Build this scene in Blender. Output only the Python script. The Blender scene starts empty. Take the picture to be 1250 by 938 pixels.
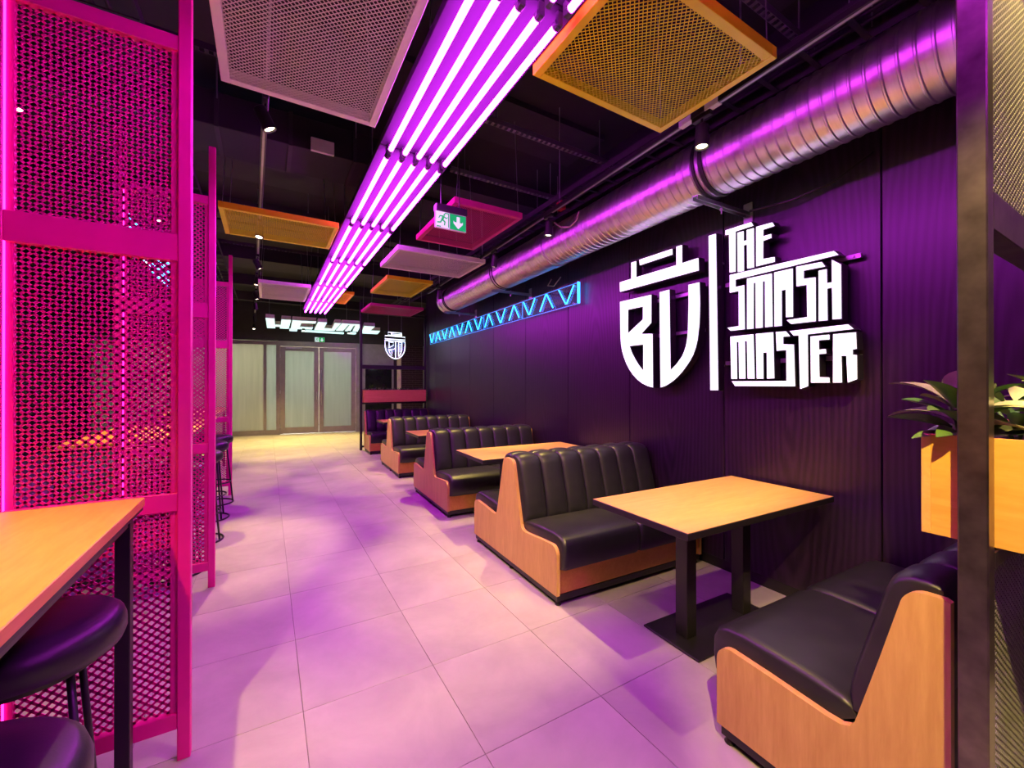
import bpy, math, random
from mathutils import Vector, Matrix
from mathutils.geometry import tessellate_polygon

R = math.radians
sc = bpy.context.scene
C = sc.collection
rnd = random.Random(7)

# ------------------------------------------------------------------ camera
CAM_H = 1.448
cam_d = bpy.data.cameras.new('camera')
cam = bpy.data.objects.new('camera', cam_d)
C.objects.link(cam)
cam.location = (0, 0, CAM_H)
cam.rotation_euler = (math.pi / 2 + 0.00263, 0, -0.53318)
cam_d.sensor_fit = 'HORIZONTAL'
cam_d.sensor_width = 36.0
cam_d.lens = 506.68 / 1250 * 36.0
cam_d.clip_start = 0.02
cam_d.clip_end = 100
sc.camera = cam

# ------------------------------------------------------------------ world, exposure
w = bpy.data.worlds.new('world')
sc.world = w
w.use_nodes = True
w.node_tree.nodes['Background'].inputs[0].default_value = (0.05, 0.02, 0.07, 1)
w.node_tree.nodes['Background'].inputs[1].default_value = 0.10
vs = sc.view_settings
vs.view_transform = 'Standard'
vs.look = 'None'
vs.exposure = 0.0
vs.gamma = 1.0
vs.use_curve_mapping = False

TUBE_STRENGTH = 40.0
SPOT_W = 300.0
WARM = (1.0, 0.72, 0.17)

# ------------------------------------------------------------------ materials
MATS = {}

def nodes_of(name):
    m = bpy.data.materials.new(name)
    m.use_nodes = True
    nt = m.node_tree
    return m, nt, nt.nodes['Principled BSDF']

def ramp(nt, fac, stops):
    r = nt.nodes.new('ShaderNodeValToRGB')
    cr = r.color_ramp
    while len(cr.elements) < len(stops):
        cr.elements.new(0.5)
    for e, (p, c) in zip(cr.elements, stops):
        e.position = p
        e.color = (*c, 1)
    nt.links.new(fac, r.inputs[0])
    return r.outputs[0]

def noise(nt, scale, detail=4, rough=0.55, vec=None, dist=0.0):
    n = nt.nodes.new('ShaderNodeTexNoise')
    n.inputs['Scale'].default_value = scale
    n.inputs['Detail'].default_value = detail
    n.inputs['Roughness'].default_value = rough
    n.inputs['Distortion'].default_value = dist
    if vec is not None:
        nt.links.new(vec, n.inputs['Vector'])
    return n.outputs[0]

def coords(nt, scale=(1, 1, 1), kind='Object', offset_random=False):
    tc = nt.nodes.new('ShaderNodeTexCoord')
    mp = nt.nodes.new('ShaderNodeMapping')
    mp.inputs['Scale'].default_value = scale
    nt.links.new(tc.outputs[kind], mp.inputs['Vector'])
    if offset_random:
        oi = nt.nodes.new('ShaderNodeObjectInfo')
        ml = nt.nodes.new('ShaderNodeMath')
        ml.operation = 'MULTIPLY'
        ml.inputs[1].default_value = 37.0
        nt.links.new(oi.outputs['Random'], ml.inputs[0])
        cb = nt.nodes.new('ShaderNodeCombineXYZ')
        for i in range(3):
            nt.links.new(ml.outputs[0], cb.inputs[i])
        nt.links.new(cb.outputs[0], mp.inputs['Location'])
    return mp.outputs[0]

def bump(nt, bsdf, h, strength=0.2, dist=0.01):
    b = nt.nodes.new('ShaderNodeBump')
    b.inputs['Strength'].default_value = strength
    b.inputs['Distance'].default_value = dist
    nt.links.new(h, b.inputs['Height'])
    nt.links.new(b.outputs[0], bsdf.inputs['Normal'])

def plain(name, col, rough=0.5, metal=0.0, spec=0.5, var=0.12, vscale=6.0):
    m, nt, b = nodes_of(name)
    v = coords(nt)
    n = noise(nt, vscale, 3, vec=v)
    lo = tuple(c * (1 - var) for c in col)
    hi = tuple(min(1, c * (1 + var)) for c in col)
    nt.links.new(ramp(nt, n, [(0.3, lo), (0.7, hi)]), b.inputs['Base Color'])
    b.inputs['Roughness'].default_value = rough
    b.inputs['Metallic'].default_value = metal
    b.inputs['Specular IOR Level'].default_value = spec
    MATS[name] = m
    return m

def emit(name, col, strength, base=None):
    m, nt, b = nodes_of(name)
    b.inputs['Base Color'].default_value = (*(base or col), 1)
    b.inputs['Emission Color'].default_value = (*col, 1)
    b.inputs['Emission Strength'].default_value = strength
    b.inputs['Roughness'].default_value = 0.4
    MATS[name] = m
    return m

def wood(name, c0, c1, scale, rough=0.4, spec=0.4):
    m, nt, b = nodes_of(name)
    v = coords(nt, scale, offset_random=True)
    n1 = noise(nt, 3.0, 5, 0.6, v, 0.6)
    n2 = noise(nt, 11.0, 4, 0.6, v, 0.2)
    mx = nt.nodes.new('ShaderNodeMath')
    mx.operation = 'MULTIPLY_ADD'
    mx.inputs[1].default_value = 0.45
    nt.links.new(n2, mx.inputs[0])
    ml = nt.nodes.new('ShaderNodeMath')
    ml.operation = 'MULTIPLY'
    ml.inputs[1].default_value = 0.55
    nt.links.new(n1, ml.inputs[0])
    nt.links.new(ml.outputs[0], mx.inputs[2])
    nt.links.new(ramp(nt, mx.outputs[0], [(0.35, c0), (0.65, c1)]), b.inputs['Base Color'])
    b.inputs['Roughness'].default_value = rough
    b.inputs['Specular IOR Level'].default_value = spec
    bump(nt, b, mx.outputs[0], 0.06, 0.004)
    MATS[name] = m
    return m

def dark_veneer():
    m, nt, b = nodes_of('dark_veneer')
    v = coords(nt, (1, 1, 0.13))
    wv = nt.nodes.new('ShaderNodeTexWave')
    wv.wave_type = 'RINGS'
    wv.rings_direction = 'X'
    wv.inputs['Scale'].default_value = 9.0
    wv.inputs['Distortion'].default_value = 4.0
    wv.inputs['Detail'].default_value = 3
    wv.inputs['Detail Scale'].default_value = 1.6
    nt.links.new(v, wv.inputs['Vector'])
    v2 = coords(nt, (1, 26, 1.0), offset_random=True)
    fine = noise(nt, 4.0, 3, vec=v2)
    mx = nt.nodes.new('ShaderNodeMath')
    mx.operation = 'MULTIPLY_ADD'
    mx.inputs[1].default_value = 0.5
    nt.links.new(fine, mx.inputs[0])
    ml = nt.nodes.new('ShaderNodeMath')
    ml.operation = 'MULTIPLY'
    ml.inputs[1].default_value = 0.5
    nt.links.new(wv.outputs['Fac'], ml.inputs[0])
    nt.links.new(ml.outputs[0], mx.inputs[2])
    nt.links.new(ramp(nt, mx.outputs[0], [(0.25, (0.010, 0.004, 0.013)), (0.75, (0.026, 0.010, 0.032))]), b.inputs['Base Color'])
    b.inputs['Roughness'].default_value = 0.38
    b.inputs['Specular IOR Level'].default_value = 0.6
    bump(nt, b, mx.outputs[0], 0.04, 0.003)
    MATS['dark_veneer'] = m

def tile_mat():
    m, nt, b = nodes_of('floor_tile')
    v = coords(nt, (1, 1, 1), offset_random=True)
    n1 = noise(nt, 2.2, 6, 0.62, v, 0.3)
    nt.links.new(ramp(nt, n1, [(0.3, (0.36, 0.33, 0.33)), (0.7, (0.49, 0.46, 0.45))]), b.inputs['Base Color'])
    n2 = noise(nt, 60, 3, vec=v)
    b.inputs['Roughness'].default_value = 0.42
    b.inputs['Specular IOR Level'].default_value = 0.4
    bump(nt, b, n2, 0.08, 0.002)
    MATS['floor_tile'] = m

def leather_mat():
    m, nt, b = nodes_of('black_leather')
    v = coords(nt)
    n = noise(nt, 240, 2, vec=v)
    n2 = noise(nt, 9, 3, vec=v)
    nt.links.new(ramp(nt, n2, [(0.3, (0.013, 0.013, 0.016)), (0.7, (0.021, 0.021, 0.025))]), b.inputs['Base Color'])
    b.inputs['Roughness'].default_value = 0.40
    b.inputs['Specular IOR Level'].default_value = 0.5
    bump(nt, b, n, 0.10, 0.002)
    MATS['black_leather'] = m

def duct_mat():
    m, nt, b = nodes_of('galvanised_steel')
    v = coords(nt, (1, 6, 1))
    n = noise(nt, 5, 4, vec=v)
    nt.links.new(ramp(nt, n, [(0.3, (0.62, 0.61, 0.62)), (0.7, (0.82, 0.81, 0.81))]), b.inputs['Base Color'])
    nt.links.new(ramp(nt, n, [(0.3, (0.30,) * 3), (0.7, (0.44,) * 3)]), b.inputs['Roughness'])
    b.inputs['Metallic'].default_value = 1.0
    MATS['galvanised_steel'] = m

def clear_mat(name, col, mix=0.12):
    m, nt, b = nodes_of(name)
    t = nt.nodes.new('ShaderNodeBsdfTransparent')
    t.inputs[0].default_value = (*col, 1)
    g = nt.nodes.new('ShaderNodeBsdfGlossy')
    g.inputs['Roughness'].default_value = 0.05
    mx = nt.nodes.new('ShaderNodeMixShader')
    mx.inputs[0].default_value = mix
    nt.links.new(t.outputs[0], mx.inputs[1])
    nt.links.new(g.outputs[0], mx.inputs[2])
    nt.links.new(mx.outputs[0], nt.nodes['Material Output'].inputs[0])
    MATS[name] = m

tile_mat(); leather_mat(); duct_mat(); dark_veneer()
wood('beech', (0.54, 0.30, 0.095), (0.67, 0.40, 0.145), (6, 6, 0.7))
wood('beech_top', (0.60, 0.35, 0.085), (0.72, 0.45, 0.13), (0.8, 7, 7), 0.38)
wood('beech_rail', (0.62, 0.32, 0.050), (0.74, 0.42, 0.085), (6, 0.8, 6), 0.38)
plain('grout', (0.20, 0.17, 0.17), 0.8)
plain('ceiling_black', (0.016, 0.015, 0.018), 0.75)
plain('ceiling_grey', (0.030, 0.027, 0.033), 0.7)
plain('wall_black', (0.014, 0.011, 0.016), 0.6)
plain('black_steel', (0.016, 0.015, 0.017), 0.38, 0.0, 0.5)
plain('black_edge', (0.014, 0.012, 0.014), 0.45)
plain('raw_steel', (0.15, 0.125, 0.12), 0.30, 0.9, var=0.35, vscale=14)
plain('zinc', (0.42, 0.42, 0.44), 0.4, 0.9)
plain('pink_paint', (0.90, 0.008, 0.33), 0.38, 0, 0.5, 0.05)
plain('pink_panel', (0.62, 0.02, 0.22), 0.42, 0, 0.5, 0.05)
plain('yellow_panel', (0.84, 0.80, 0.006), 0.42, 0, 0.5, 0.05)
plain('white_panel', (0.88, 0.84, 0.82), 0.42, 0, 0.5, 0.04)
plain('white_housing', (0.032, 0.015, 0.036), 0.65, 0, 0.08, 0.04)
plain('socket_grey', (0.06, 0.05, 0.06), 0.5)
plain('aluminium', (0.30, 0.27, 0.26), 0.45, 0.5, 0.5, 0.08)
plain('dark_glass', (0.012, 0.014, 0.018), 0.06)
plain('brick', (0.030, 0.017, 0.016), 0.8, var=0.4, vscale=20)
plain('mortar', (0.22, 0.19, 0.17), 0.9)
plain('cream_paint', (0.70, 0.64, 0.48), 0.5)
plain('grey_paint', (0.26, 0.26, 0.28), 0.5)
plain('sign_green', (0.0, 0.36, 0.14), 0.4)
plain('white_plastic', (0.75, 0.75, 0.75), 0.4)
plain('red_paint', (0.5, 0.02, 0.02), 0.4)
plain('leaf_green', (0.10, 0.20, 0.045), 0.38, var=0.45, vscale=9)
plain('leaf_dark', (0.05, 0.12, 0.04), 0.42, var=0.45, vscale=9)
plain('leaf_grey', (0.22, 0.22, 0.16), 0.45, var=0.4, vscale=9)
plain('soil', (0.03, 0.022, 0.016), 0.95, var=0.5, vscale=40)
plain('cable_black', (0.012, 0.012, 0.012), 0.5)
plain('cable_pale', (0.6, 0.5, 0.4), 0.5)
emit('tube_glow', (0.76, 0.034, 1.0), TUBE_STRENGTH, (0.8, 0.7, 0.8))
emit('letter_glow', (0.90, 0.96, 1.0), 1.15)
emit('canopy_glow', (0.62, 0.93, 0.93), 1.1)
emit('neon_white', (0.80, 0.93, 1.0), 1.7)
emit('neon_cyan', (0.02, 0.36, 1.0), 6.0)
emit('neon_edge', (0.05, 0.35, 0.8), 0.9)
emit('spot_glow', (1.0, 0.78, 0.5), 14.0)
emit('led_pink', (1.0, 0.03, 0.50), 5.0)
emit('exit_green', (0.0, 0.46, 0.12), 0.8, (0.0, 0.15, 0.02))
emit('exit_white', (0.75, 0.92, 1.0), 0.7, (0.3, 0.3, 0.3))
emit('added_backlight_glow', (1.0, 0.98, 0.86), 105.0)  # for the unseen lamps added to light the frosted glass from behind
def frosted(name, col):
    m, nt, b = nodes_of(name)
    v = coords(nt, (8, 1, 0.4))
    n = noise(nt, 1.6, 2, vec=v)
    c = ramp(nt, n, [(0.3, tuple(k * 0.88 for k in col)), (0.7, col)])
    nt.links.new(c, b.inputs['Base Color'])
    b.inputs['Roughness'].default_value = 0.10
    tr = nt.nodes.new('ShaderNodeBsdfTranslucent')
    nt.links.new(c, tr.inputs[0])
    mx = nt.nodes.new('ShaderNodeMixShader')
    mx.inputs[0].default_value = 0.55
    nt.links.new(b.outputs[0], mx.inputs[1])
    nt.links.new(tr.outputs[0], mx.inputs[2])
    nt.links.new(mx.outputs[0], nt.nodes['Material Output'].inputs[0])
    MATS[name] = m
frosted('frosted_glass', (0.50, 0.56, 0.52))
frosted('frosted_glass_warm', (0.52, 0.53, 0.44))
clear_mat('acrylic', (0.93, 0.96, 0.98), 0.08)

# ------------------------------------------------------------------ mesh helpers
class MB:
    def __init__(s):
        s.v, s.f = [], []
    def add(s, vs, fs):
        o = len(s.v)
        s.v += [tuple(p) for p in vs]
        s.f += [tuple(i + o for i in f) for f in fs]
        return s
    def box(s, x0, x1, y0, y1, z0, z1):
        return s.add([(x0, y0, z0), (x1, y0, z0), (x1, y1, z0), (x0, y1, z0), (x0, y0, z1), (x1, y0, z1), (x1, y1, z1), (x0, y1, z1)],
                     [(3, 2, 1, 0), (4, 5, 6, 7), (0, 1, 5, 4), (1, 2, 6, 5), (2, 3, 7, 6), (3, 0, 4, 7)])
    def bbox(s, x0, x1, y0, y1, z0, z1, b):
        """box with chamfered edges"""
        vs, idx = [], {}
        X, Y, Z = (x0, x1), (y0, y1), (z0, z1)
        for i in (0, 1):
            for j in (0, 1):
                for k in (0, 1):
                    sx, sy, sz = (1 - 2 * i) * b, (1 - 2 * j) * b, (1 - 2 * k) * b
                    idx[i, j, k, 0] = len(vs); vs.append((X[i], Y[j] + sy, Z[k] + sz))
                    idx[i, j, k, 1] = len(vs); vs.append((X[i] + sx, Y[j], Z[k] + sz))
                    idx[i, j, k, 2] = len(vs); vs.append((X[i] + sx, Y[j] + sy, Z[k]))
        fs = []
        cyc = [(0, 0), (1, 0), (1, 1), (0, 1)]
        for e in (0, 1):
            fs.append([idx[(e, a, c, 0)] for a, c in cyc])
            fs.append([idx[(a, e, c, 1)] for a, c in cyc])
            fs.append([idx[(a, c, e, 2)] for a, c in cyc])
        for a in (0, 1):
            for c in (0, 1):
                fs.append([idx[a, c, 0, 0], idx[a, c, 0, 1], idx[a, c, 1, 1], idx[a, c, 1, 0]])
                fs.append([idx[a, 0, c, 0], idx[a, 0, c, 2], idx[a, 1, c, 2], idx[a, 1, c, 0]])
                fs.append([idx[0, a, c, 1], idx[0, a, c, 2], idx[1, a, c, 2], idx[1, a, c, 1]])
                for k in (0, 1):
                    fs.append([idx[a, c, k, 0], idx[a, c, k, 1], idx[a, c, k, 2]])
        return s.add(vs, fs)
    def bar(s, p, q, wx, wy, up=(0, 0, 1), caps=True):
        p, q = Vector(p), Vector(q)
        d = (q - p).normalized()
        u = Vector(up)
        if abs(d.dot(u)) > 0.99:
            u = Vector((1, 0, 0))
        a = d.cross(u).normalized() * wx / 2
        b = a.cross(d).normalized() * wy / 2
        vs = [c + i * a + j * b for c in (p, q) for i, j in ((-1, -1), (1, -1), (1, 1), (-1, 1))]
        fs = [(0, 1, 5, 4), (1, 2, 6, 5), (2, 3, 7, 6), (3, 0, 4, 7)]
        if caps:
            fs += [(3, 2, 1, 0), (4, 5, 6, 7)]
        return s.add(vs, fs)
    def tube(s, pts, r, n=10, closed=False, caps=True):
        pts = [Vector(p) for p in pts]
        m = len(pts)
        rs = r if isinstance(r, (list, tuple)) else [r] * m
        vs, prev = [], None
        for i, p in enumerate(pts):
            a = pts[(i - 1) % m] if (closed or i > 0) else p
            b = pts[(i + 1) % m] if (closed or i < m - 1) else p
            d = (b - a).normalized()
            if prev is None:
                u = Vector((0, 0, 1)) if abs(d.z) < 0.9 else Vector((1, 0, 0))
            else:
                u = prev
            u = (u - d * u.dot(d)).normalized()
            prev = u
            t = d.cross(u)
            vs += [p + (u * math.cos(2 * math.pi * k / n) + t * math.sin(2 * math.pi * k / n)) * rs[i] for k in range(n)]
        fs = []
        for i in range(m if closed else m - 1):
            o, q = i * n, ((i + 1) % m) * n
            fs += [(o + k, o + (k + 1) % n, q + (k + 1) % n, q + k) for k in range(n)]
        if caps and not closed:
            fs += [tuple(range(n))[::-1], tuple(range((m - 1) * n, m * n))]
        return s.add(vs, fs)
    def lathe(s, prof, n=32, c=(0, 0, 0)):
        """profile of (r, z) around the z axis"""
        vs = [(c[0] + r * math.cos(2 * math.pi * k / n), c[1] + r * math.sin(2 * math.pi * k / n), c[2] + z) for r, z in prof for k in range(n)]
        fs = []
        for i in range(len(prof) - 1):
            fs += [(i * n + k, i * n + (k + 1) % n, (i + 1) * n + (k + 1) % n, (i + 1) * n + k) for k in range(n)]
        fs += [tuple(range(n))[::-1], tuple(range((len(prof) - 1) * n, len(prof) * n))]
        return s.add(vs, fs)
    def prism(s, rings, f0, f1):
        """rings: outer + holes as 2D lists; f0/f1 map (a, b) to 3D for the two faces"""
        flat = [p for r in rings for p in r]
        tris = tessellate_polygon([[Vector((a, b, 0)) for a, b in r] for r in rings])
        n = len(flat)
        fs = [tuple(t) for t in tris] + [tuple(i + n for i in t[::-1]) for t in tris]
        o = 0
        for r in rings:
            m = len(r)
            fs += [(o + i, o + (i + 1) % m, o + n + (i + 1) % m, o + n + i) for i in range(m)]
            o += m
        return s.add([f0(a, b) for a, b in flat] + [f1(a, b) for a, b in flat], fs)
    def mesh(s, name, mat, smooth=False):
        me = bpy.data.meshes.new(name)
        me.from_pydata(s.v, [], s.f)
        me.validate()
        import bmesh
        bm = bmesh.new()
        bm.from_mesh(me)
        bmesh.ops.recalc_face_normals(bm, faces=bm.faces)
        bm.to_mesh(me)
        bm.free()
        me.materials.append(MATS[mat])
        if smooth is not False:
            for p in me.polygons:
                p.use_smooth = True
            if smooth is not True:
                me.set_sharp_from_angle(angle=R(smooth))
        return me
    def build(s, name, mat, parent=None, smooth=False, loc=(0, 0, 0)):
        return put(name, s.mesh(name, mat, smooth), parent, loc)

def put(name, me, parent=None, loc=(0, 0, 0), rot=(0, 0, 0)):
    o = bpy.data.objects.new(name, me)
    C.objects.link(o)
    o.parent = parent
    o.location = loc
    o.rotation_euler = rot
    return o

def tag(o, label, cat, group=None):
    o['label'] = label
    o['category'] = cat
    if group:
        o['group'] = group
    return o

def thing(name, label, cat, loc=(0, 0, 0), rz=0.0, group=None):
    o = bpy.data.objects.new(name, None)
    C.objects.link(o)
    o.empty_display_size = 0.1
    o.location = loc
    o.rotation_euler = (0, 0, rz)
    return tag(o, label, cat, group)

def struct(o):
    o['kind'] = 'structure'
    return o

def stuff(o):
    o['kind'] = 'stuff'
    return o

def copy_tree(o, parent=None):
    c = o.copy()
    C.objects.link(c)
    c.parent = parent
    for ch in list(o.children):
        copy_tree(ch, c)
    return c

def diamond(mb, x0, x1, z0, z1, px, pz, sw, st, f):
    """diagonal strands clipped to a rectangle; f maps (a, b, depth) to 3D"""
    w_, h_ = x1 - x0, z1 - z0
    k = pz / px
    n = int(w_ / px + h_ / pz) + 2
    L = math.hypot(px, pz)
    for sgn in (1, -1):
        for i in range(-1, n):
            # line: z = sgn*k*(x) + c
            c = (i * pz - w_ * k) if sgn > 0 else i * pz
            pts = []
            for x in (0, w_):
                z = sgn * k * x + c
                if -1e-9 <= z <= h_ + 1e-9:
                    pts.append((x, z))
            for z in (0, h_):
                x = (z - c) / (sgn * k)
                if 1e-9 < x < w_ - 1e-9:
                    pts.append((x, z))
            if len(pts) < 2:
                continue
            pts.sort()
            (ax, az), (bx, bz) = pts[0], pts[-1]
            if math.hypot(bx - ax, bz - az) < px * 0.3:
                continue
            dx, dz = (bx - ax), (bz - az)
            l = math.hypot(dx, dz)
            nx, nz = -dz / l * sw / 2, dx / l * sw / 2
            vs = []
            for (x, z) in ((ax, az), (bx, bz)):
                for s1, t1 in ((-1, -1), (1, -1), (1, 1), (-1, 1)):
                    vs.append(f(x0 + x + nx * s1, z0 + z + nz * s1, t1 * st / 2))
            mb.add(vs, [(0, 1, 5, 4), (1, 2, 6, 5), (2, 3, 7, 6), (3, 0, 4, 7)])
    return mb

# direction of the panelled wall: it swings away by a hair as it runs back
TW = 0.031
TH = math.atan(TW)
WALL_X = 3.02
def wall_x(y, n=0.0):
    return WALL_X + TW * y - n

# ================================================================== SETTING
# ---- floor: square tiles laid on a grout bed
GX, GY, TS = 0.14, 2.058, 0.6
floor = struct(MB().box(-6.2, 7.0, -3.2, 17.0, -0.12, -0.004).build('floor', 'grout'))
g = 0.0022
tile_me = MB().bbox(g / 2, TS - g / 2, g / 2, TS - g / 2, -0.012, 0.0, 0.0012).mesh('tile', 'floor_tile')
far_tiles = MB()
for i in range(-10, 12):
    for j in range(-9, 25):
        x, y = GX + i * TS, GY + j * TS
        if x < -6.2 or x + TS > 7.0 or y < -3.2 or y + TS > 17:
            continue
        if -4 <= i <= 5 and -4 <= j <= 24 and not (i == 5 and j > 18):
            put('tile', tile_me, floor, (x, y, 0))
        else:
            far_tiles.box(x + g / 2, x + TS - g / 2, y + g / 2, y + TS - g / 2, -0.012, 0)
stuff(far_tiles.build('outer_tiles', 'floor_tile', floor))

# ---- ceiling slab with downstand beams
ceiling = struct(MB().box(-6.2, 7.0, -3.2, 17.0, 3.95, 4.15).build('ceiling', 'ceiling_black'))
for y in (0.2, 2.35, 4.55, 6.75, 8.95, 11.2, 13.2):
    MB().box(-6.2, 7.0, y - 0.11, y + 0.11, 3.72, 3.95).build('beam', 'ceiling_grey', ceiling)
for y in (1.2, 3.4, 5.6, 7.8, 10.0):
    MB().box(-1.9, 2.9, y - 0.3, y + 0.3, 3.90, 3.95).build('soffit_board', 'ceiling_grey', ceiling)

# ---- panelled dark wall
LEN = 9.75
wall = MB().box(0.02, 0.22, -3.2, LEN, 0, 3.95).build('wall_right', 'wall_black')
wall.location = (WALL_X, 0, 0)
wall.rotation_euler = (0, 0, -TH)
struct(wall)
joints = [-3.15, -2.09, -1.07, -0.05, 0.977, 1.957, 2.968, 3.988, 5.0, 6.03, 7.04, 8.04, 9.05, 9.75]
for a, b in zip(joints[:-1], joints[1:]):
    hw_ = (b - a) / 2 - 0.004
    MB().bbox(0, 0.02, -hw_, hw_, -1.22, 2.3, 0.002).build('wood_panel', 'dark_veneer', wall, False, (0, (a + b) / 2, 1.30))
MB().box(0.004, 0.02, -3.2, LEN, 0, 0.08).build('skirting', 'black_edge', wall)

wl = struct(MB().box(-4.4, -4.2, -3.2, 17, 0, 3.95).build('wall_left', 'wall_black'))
wf = struct(MB().box(-6.2, 7, -3.4, -3.2, 0, 3.95).build('wall_front', 'wall_black'))

# ---- shop front at the far end
SA, SB = Vector((-0.81, 14.05)), Vector((2.5, 13.56))
SR = math.atan2(SB.y - SA.y, SB.x - SA.x)
def front(mb, name, mat):
    o = mb.build(name, mat)
    o.location = (SA.x, SA.y, 0)
    o.rotation_euler = (0, 0, SR)
    return struct(o)
bulk = front(MB().box(-4.0, 8.0, 0.0, 0.3, 2.74, 3.95), 'wall_back', 'ceiling_grey')
MB().box(-4.0, -3.1, 0, 0.2, 0, 2.74).build('pier', 'wall_black', bulk)
MB().box(3.27, 3.42, -0.02, 0.2, 0, 2.74).build('pier', 'grey_paint', bulk)
MB().box(3.42, 4.36, 0.02, 0.2, 2.10, 2.74).build('lintel_panel', 'grey_paint', bulk)
MB().box(3.42, 4.36, 0.02, 0.2, 0.0, 0.55).build('sill_panel', 'grey_paint', bulk)
MB().box(4.36, 4.46, 0.05, 0.2, 0, 2.74).build('pier', 'wall_black', bulk)
MB().bbox(4.47, 4.59, 0.0, 0.2, 0, 2.74, 0.004).build('cream_post', 'cream_paint', bulk)
back_brick = MB().box(4.60, 5.30, 0.06, 0.2, 0, 2.74).build('brick_backing', 'mortar', bulk)
bm_ = MB().bbox(0.004, 0.222, 0, 0.03, 0.004, 0.068, 0.003).mesh('brick', 'brick')
bh_ = MB().bbox(0.004, 0.108, 0, 0.03, 0.004, 0.068, 0.003).mesh('half_brick', 'brick')
for r_ in range(30):
    z = 0.6 + r_ * 0.072
    if r_ % 2 == 0:
        for k in range(3):
            put('brick', bm_, back_brick, (4.62 + k * 0.226, 0.035, z))
    else:
        put('half_brick', bh_, back_brick, (4.62, 0.035, z))
        for k in range(2):
            put('brick', bm_, back_brick, (4.62 + 0.113 + k * 0.226, 0.035, z))
        put('half_brick', bh_, back_brick, (4.62 + 0.113 + 0.452, 0.035, z))
MB().box(5.31, 8.0, 0.02, 0.2, 0, 2.74).build('pier', 'grey_paint', bulk)

def glazing(name, u0, u1, glass, fr=0.035, bot=0.14, top=2.62):
    o = front(MB().box(u0, u1, 0.0, 0.06, 0.0, bot).box(u0, u1, 0.0, 0.06, top, 2.72)
              .box(u0, u0 + fr, 0, 0.06, bot, top).box(u1 - fr, u1, 0, 0.06, bot, top), name, 'aluminium')
    MB().bbox(u0 + fr, u1 - fr, 0.02, 0.04, bot, top, 0.002).build('pane', glass, o)
    return o
glazing('window_1', -3.1, -1.2, 'frosted_glass_warm')
glazing('window_2', -1.2, 0.765, 'frosted_glass_warm')
glazing('window_3', 0.765, 1.09, 'frosted_glass')
w4 = front(MB().box(3.42, 3.50, 0.0, 0.06, 0.55, 2.10).box(4.30, 4.36, 0, 0.06, 0.55, 2.10)
           .box(3.50, 4.30, 0, 0.06, 2.04, 2.10).box(3.50, 4.30, 0, 0.06, 0.55, 0.62), 'window_4', 'grey_paint')
MB().bbox(3.50, 4.30, 0.02, 0.04, 0.62, 2.04, 0.002).build('pane', 'dark_glass', w4)

def door(name, u0, u1, left):
    fr = 0.125
    o = front(MB().bbox(u0, u0 + fr, -0.01, 0.05, 0.02, 2.58, 0.004).bbox(u1 - fr, u1, -0.01, 0.05, 0.02, 2.58, 0.004)
              .bbox(u0 + fr, u1 - fr, -0.01, 0.05, 2.46, 2.58, 0.004).bbox(u0 + fr, u1 - fr, -0.01, 0.05, 0.02, 0.20, 0.004), name, 'aluminium')
    MB().bbox(u0 + fr, u1 - fr, 0.01, 0.03, 0.20, 2.46, 0.002).build('pane', 'frosted_glass', o)
    hx = u1 - 0.06 if left else u0 + 0.06
    h = MB().tube([(hx, -0.06, 0.85), (hx, -0.06, 1.90)] if not left else [(hx, -0.06, 1.0), (hx, -0.06, 1.25)], 0.012, 10)
    for z in ((0.9, 1.85) if not left else (1.02, 1.23)):
        h.tube([(hx, -0.06, z), (hx, 0.0, z)], 0.009, 8)
    h.build('handle', 'zinc', o, True)
    for z in (0.25, 1.25, 2.3):
        MB().tube([((u0 if left else u1), -0.02, z - 0.05), ((u0 if left else u1), -0.02, z + 0.05)], 0.012, 8).build('hinge', 'zinc', o, True)
    return o
door('door_1', 1.155, 2.175, True)
door('door_2', 2.185, 3.215, False)
fr_ = front(MB().box(1.09, 1.15, -0.02, 0.08, 0, 2.74).box(3.22, 3.27, -0.02, 0.08, 0, 2.74).box(1.15, 3.22, -0.02, 0.08, 2.59, 2.74), 'trim_1', 'aluminium')
MB().box(1.30, 1.72, -0.05, -0.01, 2.52, 2.56).build('door_closer', 'zinc', fr_)

# ================================================================== TUBE LIGHT RIBBON
TZ = 3.0
ROW = 1.405
hous_me = MB().bbox(0.0, 0.50, 0.002, ROW - 0.002, 0.045, 0.085, 0.004).mesh('housing', 'white_housing')
tube_me = MB().tube([(0, 0.05, 0), (0, ROW - 0.05, 0)], 0.0155, 12).mesh('tube', 'tube_glow', 40)
cap_me = MB().tube([(0, -0.012, 0), (0, 0.012, 0)], 0.019, 12).bbox(-0.014, 0.014, -0.024, -0.004, -0.016, 0.046, 0.003).mesh('socket', 'socket_grey')
cap2_me = MB().tube([(0, -0.012, 0), (0, 0.012, 0)], 0.019, 12).bbox(-0.014, 0.014, 0.004, 0.024, -0.016, 0.046, 0.003).mesh('socket', 'socket_grey')
ordn = ['row behind the camera', 'row just overhead at the frame edge', 'nearest full row in view', 'second full row in view', 'third full row in view',
        'fourth full row in view', 'fifth full row in view', 'row farthest from the camera']
for k in range(8):
    y0 = 9.83 - ROW * (8 - k)
    t = thing('tube_light', 'five purple fluorescent tubes on a white ceiling batten, ' + ordn[k], 'tube light', (0.64, y0, TZ), 0, 'purple tube light ribbon')
    put('housing', hous_me, t)
    for q in range(5):
        x = 0.06 + 0.094 * q
        put('tube', tube_me, t, (x, 0, 0))
        put('socket', cap_me, t, (x, 0.04, 0))
        put('socket', cap2_me, t, (x, ROW - 0.04, 0))
    for x in (0.1, 0.4):
        MB().tube([(x, ROW / 2, 0.085), (x, ROW / 2, 0.95)], 0.004, 6).build('hanger', 'zinc', t)

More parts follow.
